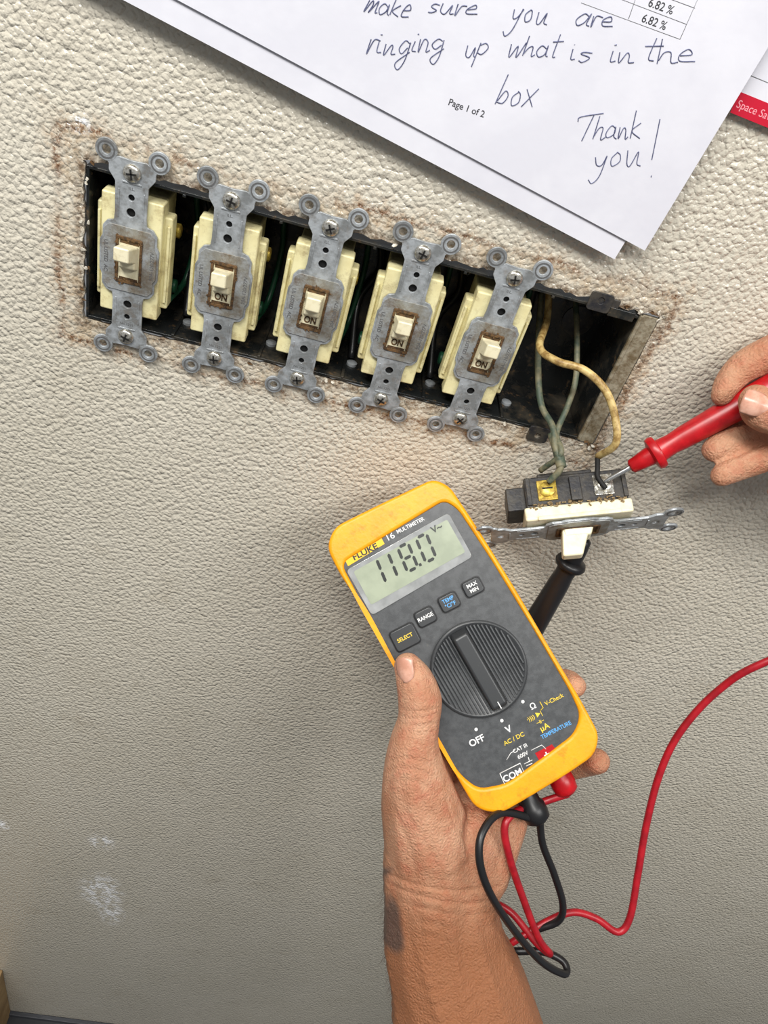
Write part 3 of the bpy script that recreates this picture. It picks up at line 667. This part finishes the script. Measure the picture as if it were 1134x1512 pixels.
def hairs(parent,regs,name='arm_hair'):
    v=[];f=[]
    for (x0,y0,x1,y1,dep,dirx,count,spread) in regs:
        for _ in range(count):
            t=random.random();px=x0+(x1-x0)*t-dirx*random.uniform(-3,spread);py=y0+(y1-y0)*t
            p=pickd(px,py,dep+random.uniform(-4,4));d=(cam_r*dirx*random.uniform(.3,1)-cam_u*random.uniform(.2,1)+cam_b*random.uniform(0,.6)).normalized()
            L=random.uniform(3,7);s=cam_u.cross(d).normalized()*.08;u=d.cross(s).normalized()*.08
            q=p+d*L*.6+cam_u*-L*.1;e=p+d*L-cam_u*L*.35
            b=len(v);v+= [p+s,p-s,p+u,q+s*.7,q-s*.7,q+u*.7,e];f+=[(b,b+1,b+4,b+3),(b+1,b+2,b+5,b+4),(b+2,b,b+3,b+5),(b+3,b+4,b+6),(b+4,b+5,b+6),(b+5,b+3,b+6)]
    return mesh_obj(name,v,f,M_hair,parent)
hairs(lh,[(568,1310,570,1400,420,-1,50,4),(570,1400,588,1512,420,-1,90,8),(736,1370,790,1512,420,1,240,10)])

rh=empty('human_hand',WORLD)
RH=[
 [(1116,592,357,25),(1128,606,356,31),(1160,612,355,34),(1210,622,354,36),(1270,650,352,44),(1330,680,348,60)],
 [(1066,584,374,16),(1075,566,375,20),(1098,542,375,24),(1140,522,372,28),(1200,500,366,31),(1270,510,358,36),(1340,550,350,52)],
 [(1055,664,382,19),(1071,655,383,23),(1107,640,384,26),(1160,615,382,28),(1230,590,375,33),(1320,590,360,50)],
 [(1066,702,378,17),(1083,692,379,21),(1118,676,380,25),(1170,655,378,28),(1240,640,372,34),(1330,620,360,50)],
 [(1150,726,376,16),(1170,714,377,20),(1200,700,376,23),(1250,690,370,30),(1330,670,358,48)],
 [(1330,560,350,58),(1400,590,342,72),(1470,620,334,72)],
 [(1330,660,350,58),(1400,650,342,68),(1470,650,334,66)],
 [(1470,635,334,76),(1600,640,320,88),(1800,650,300,115),(1950,660,290,130)],
]
cr2=[([(1078,534),(1090,548),(1098,566)],3,.6),([(1086,530),(1097,545),(1104,562)],3,.5),([(1118,518),(1126,535),(1130,552)],3,.5),([(1090,626),(1100,645),(1102,664)],3,.7),([(1098,622),(1108,642),(1110,660)],3,.5),([(1088,670),(1098,686),(1102,700)],3,.6),([(1060,680),(1085,672),(1134,652)],4,1.0)]
organic('skin',RH,rh,1.15,6,cr2,lambda px,co: np.full(len(px),.12))
nail(rh,pickd(1117,596,346.9),(cam_b*1-cam_r*.22-cam_u*.08),(-cam_r*1+cam_u*.35),12,13)

# ---------------------------------------------------------------- papers
def plane_from(px3,h):
    A=pick(*px3[0],h[0]);B=pick(*px3[1],h[1]);Cc=pick(*px3[2],h[2])
    x=(B-A).normalized();z=x.cross(Cc-A).normalized();
    if z.y>0: z=-z
    y=z.cross(x);m=Matrix((x,y,z)).transposed().to_4x4();m.translation=A;return m
def plane_pick(Mp,px,py,z=0):
    mi=Mp.inverted();o=mi@Vector(C);d=mi.to_3x3()@Vector(ray(px,py));t=(z-o.z)/d.z;return o+d*t
Mp=plane_from([(952,370),(235,0),(1134,68)],(7,9,7))
note=empty('handwritten_note',WORLD@Mp)
def sheet(name,corners,z,m,parent,Mp):
    cs=[plane_pick(Mp,a,b) for a,b in corners]
    return plate(name,[[(p.x,p.y) for p in cs]],z-.06,z+.06,m,parent)
ext=lambda a,b,t:(a[0]+(b[0]-a[0])*t,a[1]+(b[1]-a[1])*t)
c0=(952,370);cB=ext(c0,(262,0),1.25);cR=ext(c0,(1134,70),2.0);cT=(cB[0]+cR[0]-c0[0],cB[1]+cR[1]-c0[1])
sheet('front_sheet',[c0,cB,cT,cR],0,M_paper,note,Mp)
d0=(908,384);dB=ext(d0,(180,0),1.25);dR=(d0[0]+cR[0]-c0[0],d0[1]+cR[1]-c0[1]);dT=(dB[0]+dR[0]-d0[0],dB[1]+dR[1]-d0[1])
sheet('rear_sheet',[d0,dB,dT,dR],-1.0,M_paper,note,Mp)
G={'a':[[(.8,.8),(.4,1),(.05,.5),(.3,0),(.75,.3),(.85,1),(.85,.2),(1.1,0)]],
'b':[[(.1,2),(.1,0)],[(.1,.3),(.4,.95),(.8,.6),(.6,.05),(.1,.1)]],
'e':[[(.1,.45),(.7,.6),(.5,1),(.1,.6),(.2,.05),(.9,.1)]],
'g':[[(.8,.8),(.4,1),(.1,.5),(.4,.1),(.8,.5)],[(.85,.95),(.8,-.5),(.4,-1.2),(.1,-.7),(1,.1)]],
'h':[[(.1,2),(.1,0)],[(.1,.2),(.35,.85),(.65,.9),(.8,0),(1.1,.1)]],
'i':[[(.1,1),(.12,.1),(.4,0)],[(.12,1.5),(.18,1.55)]],
'k':[[(.1,2),(.1,0)],[(.75,1),(.15,.5),(.95,-.1)]],
'm':[[(.05,1),(.1,0),(.35,.95),(.55,.7),(.58,0),(.85,.95),(1.05,.7),(1.1,0),(1.35,.1)]],
'n':[[(.05,1),(.1,0),(.4,.95),(.65,.7),(.7,0),(1,.1)]],
'o':[[(.5,1),(.1,.6),(.3,0),(.75,.3),(.7,.85),(.45,1)]],
'p':[[(.1,1),(.05,-1)],[(.1,.7),(.5,1),(.8,.6),(.5,.05),(.1,.2)]],
'r':[[(.05,1),(.1,0),(.3,.9),(.75,.85)]],
's':[[(.7,.9),(.3,1),(.15,.7),(.6,.35),(.4,0),(.05,.1)]],
't':[[(.3,1.8),(.28,.2),(.6,0)],[(-.1,1.15),(.8,1.25)]],
'T':[[(.75,1.9),(.5,-.1)],[(-.45,1.5),(-.35,1.8),(1.6,2.1)]],
'u':[[(.05,1),(.15,.15),(.5,0),(.75,.9),(.8,.1),(1.1,0)]],
'w':[[(0,1),(.25,0),(.55,.8),(.8,0),(1.2,1.1)]],
'x':[[(0,1),(.8,0)],[(.8,1.1),(0,-.1)]],
'y':[[(.05,1),(.2,.3),(.6,.35),(.78,1)],[(.78,1),(.6,-.6),(.2,-1.2),(-.1,-.8)]],
'!':[[(.9,2.1),(.2,.3)],[(0,-.5),(.06,-.45)]]}
Wd={'m':1.3,'i':.45,'t':.65,'T':1.4,'w':1.2,'s':.75,'r':.7,'!':.8,'a':1.1}
hw=bpy.data.curves.new('handwriting','CURVE');hw.dimensions='3D';hw.bevel_depth=.22;hw.bevel_resolution=1;hw.materials.append(M_ink)
wr_=random.Random(11)
def write(word,x0,y0,x1,y1,h):
    tot=sum(Wd.get(c,1.0)+.05 for c in word);d=Vector((x1-x0,y1-y0));L=d.length;d.normalize();up=Vector((d.y,-d.x));k=L/tot;x=0
    for c in word:
        dy_=wr_.uniform(-.12,.12);sc=wr_.uniform(.85,1.15);sl=wr_.uniform(.22,.42)
        for st in G[c]:
            P=catmull([(a+wr_.uniform(-.06,.06),b*sc+wr_.uniform(-.07,.07),0) for a,b in st],6)
            sp=hw.splines.new('POLY');sp.points.add(len(P)-1)
            for i,p in enumerate(P):
                X=(x+p.x)*k+p.y*h*sl;Y=(p.y+dy_)*h
                q=plane_pick(Mp,x0+d.x*X+up.x*Y,y0+d.y*X+up.y*Y,.1);sp.points[i].co=(q.x,q.y,.1,1)
        x+=Wd.get(c,1.0)+.05
write('make',536,16,606,26,17);write('sure',630,20,708,24,16);write('you',752,30,806,34,17);write('are',846,38,908,42,16)
write('ringing',540,80,656,76,18);write('up',684,82,720,84,18);write('what',748,84,822,84,17);write('is',838,88,872,90,17);write('in',898,92,936,92,17);write('the',946,92,1030,94,18)
write('box',730,156,790,156,21)
write('Thank',850,206,946,204,19);write('!',960,246,978,240,32)
write('you',874,248,944,244,20)
ho=bpy.data.objects.new('handwriting',hw);link(ho,note)
def ptext(body,px,py,size,ang,m=M_print):
    a=plane_pick(Mp,px,py);b=plane_pick(Mp,px+math.cos(ang)*50,py+math.sin(ang)*50);r=math.atan2(b.y-a.y,b.x-a.x)
    return text('printed_text',body,a.x,a.y,.1,size,m,note,rot=r,ext=.03,bold=.03)
ptext('Page 1 of 2',689,160,3.6,math.radians(20));ptext('6.82 %',976,10,3.9,math.radians(20));ptext('6.82 %',966,33,3.9,math.radians(20))
def pline(pts,r=.12):
    tube('table_rule',[Vector((plane_pick(Mp,a,b).x,plane_pick(Mp,a,b).y,.07)) for a,b in pts],r,M_grey,note,smooth=False,n=5)
pline([(858,4),(1004,58)]);pline([(868,-20),(1014,36)]);pline([(880,-42),(1026,12)]);pline([(1034,-10),(1004,58)]);pline([(944,-18),(928,28)])

Mb=plane_from([(1078,166),(1134,190),(1100,96)],(3,3,3))
br=empty('printed_brochure',WORLD@Mb)
ed=(.926,.377)
def bq(u,vv): return (1078+ed[0]*u+ (.36*vv),166+ed[1]*u-(.93*vv))
sheet('page',[bq(0,0),bq(420,0),bq(420,420),bq(0,420)],0,M_paper,br,Mb)
sheet('red_band',[bq(0,0),bq(420,0),bq(420,34),bq(0,34)],.1,M_brochred,br,Mb)
a=plane_pick(Mb,*bq(38,16));b=plane_pick(Mb,*bq(88,16))
text('band_text','Space Saver',a.x,a.y,.2,4.2,M_pink,br,rot=math.atan2(b.y-a.y,b.x-a.x),ext=.03)
tube('rule',[plane_pick(Mb,*bq(0,62)),plane_pick(Mb,*bq(300,62))],.2,M_grey,br,smooth=False,n=5)

# ---------------------------------------------------------------- wooden post at the lower left
p=pick(8,1440,0)
v,f=cubev(p.x-140,p.x-2,-70,0,floor_z,p.z+20);top_mesh('wood_post',v,f,M_wood,1.5)

# ---------------------------------------------------------------- light
def area(name,loc,target,size,sy,power,col):
    l=bpy.data.lights.new(name,'AREA');l.shape='RECTANGLE';l.size=size;l.size_y=sy;l.energy=power;l.color=col
    o=bpy.data.objects.new(name,l);COL.objects.link(o);o.location=loc;o.rotation_euler=(Vector(target)-Vector(loc)).to_track_quat('-Z','Y').to_euler();return o
area('ceiling_light',(-.35,-.75,1.15),(0.1,0,-.05),1.2,.2,29,(1,.98,.94))
area('ceiling_light',(1.0,-1.2,1.3),(0.1,0,0),1.2,.25,20,(1,.99,.965))
w=bpy.data.worlds.new('world');bpy.context.scene.world=w;w.use_nodes=True
w.node_tree.nodes['Background'].inputs[0].default_value=(.96,.98,1,1);w.node_tree.nodes['Background'].inputs[1].default_value=.25
# ---------------------------------------------------------------- camera
cd=bpy.data.cameras.new('camera');cd.sensor_fit='VERTICAL';cd.sensor_height=36;cd.sensor_width=27;cd.lens=26;cd.clip_start=.01
cam=bpy.data.objects.new('camera',cd);COL.objects.link(cam)
m=Matrix(R.tolist()).to_4x4();m.translation=Vector(C)*S;cam.matrix_world=m
bpy.context.scene.camera=cam
bpy.context.scene.view_settings.view_transform='Standard'
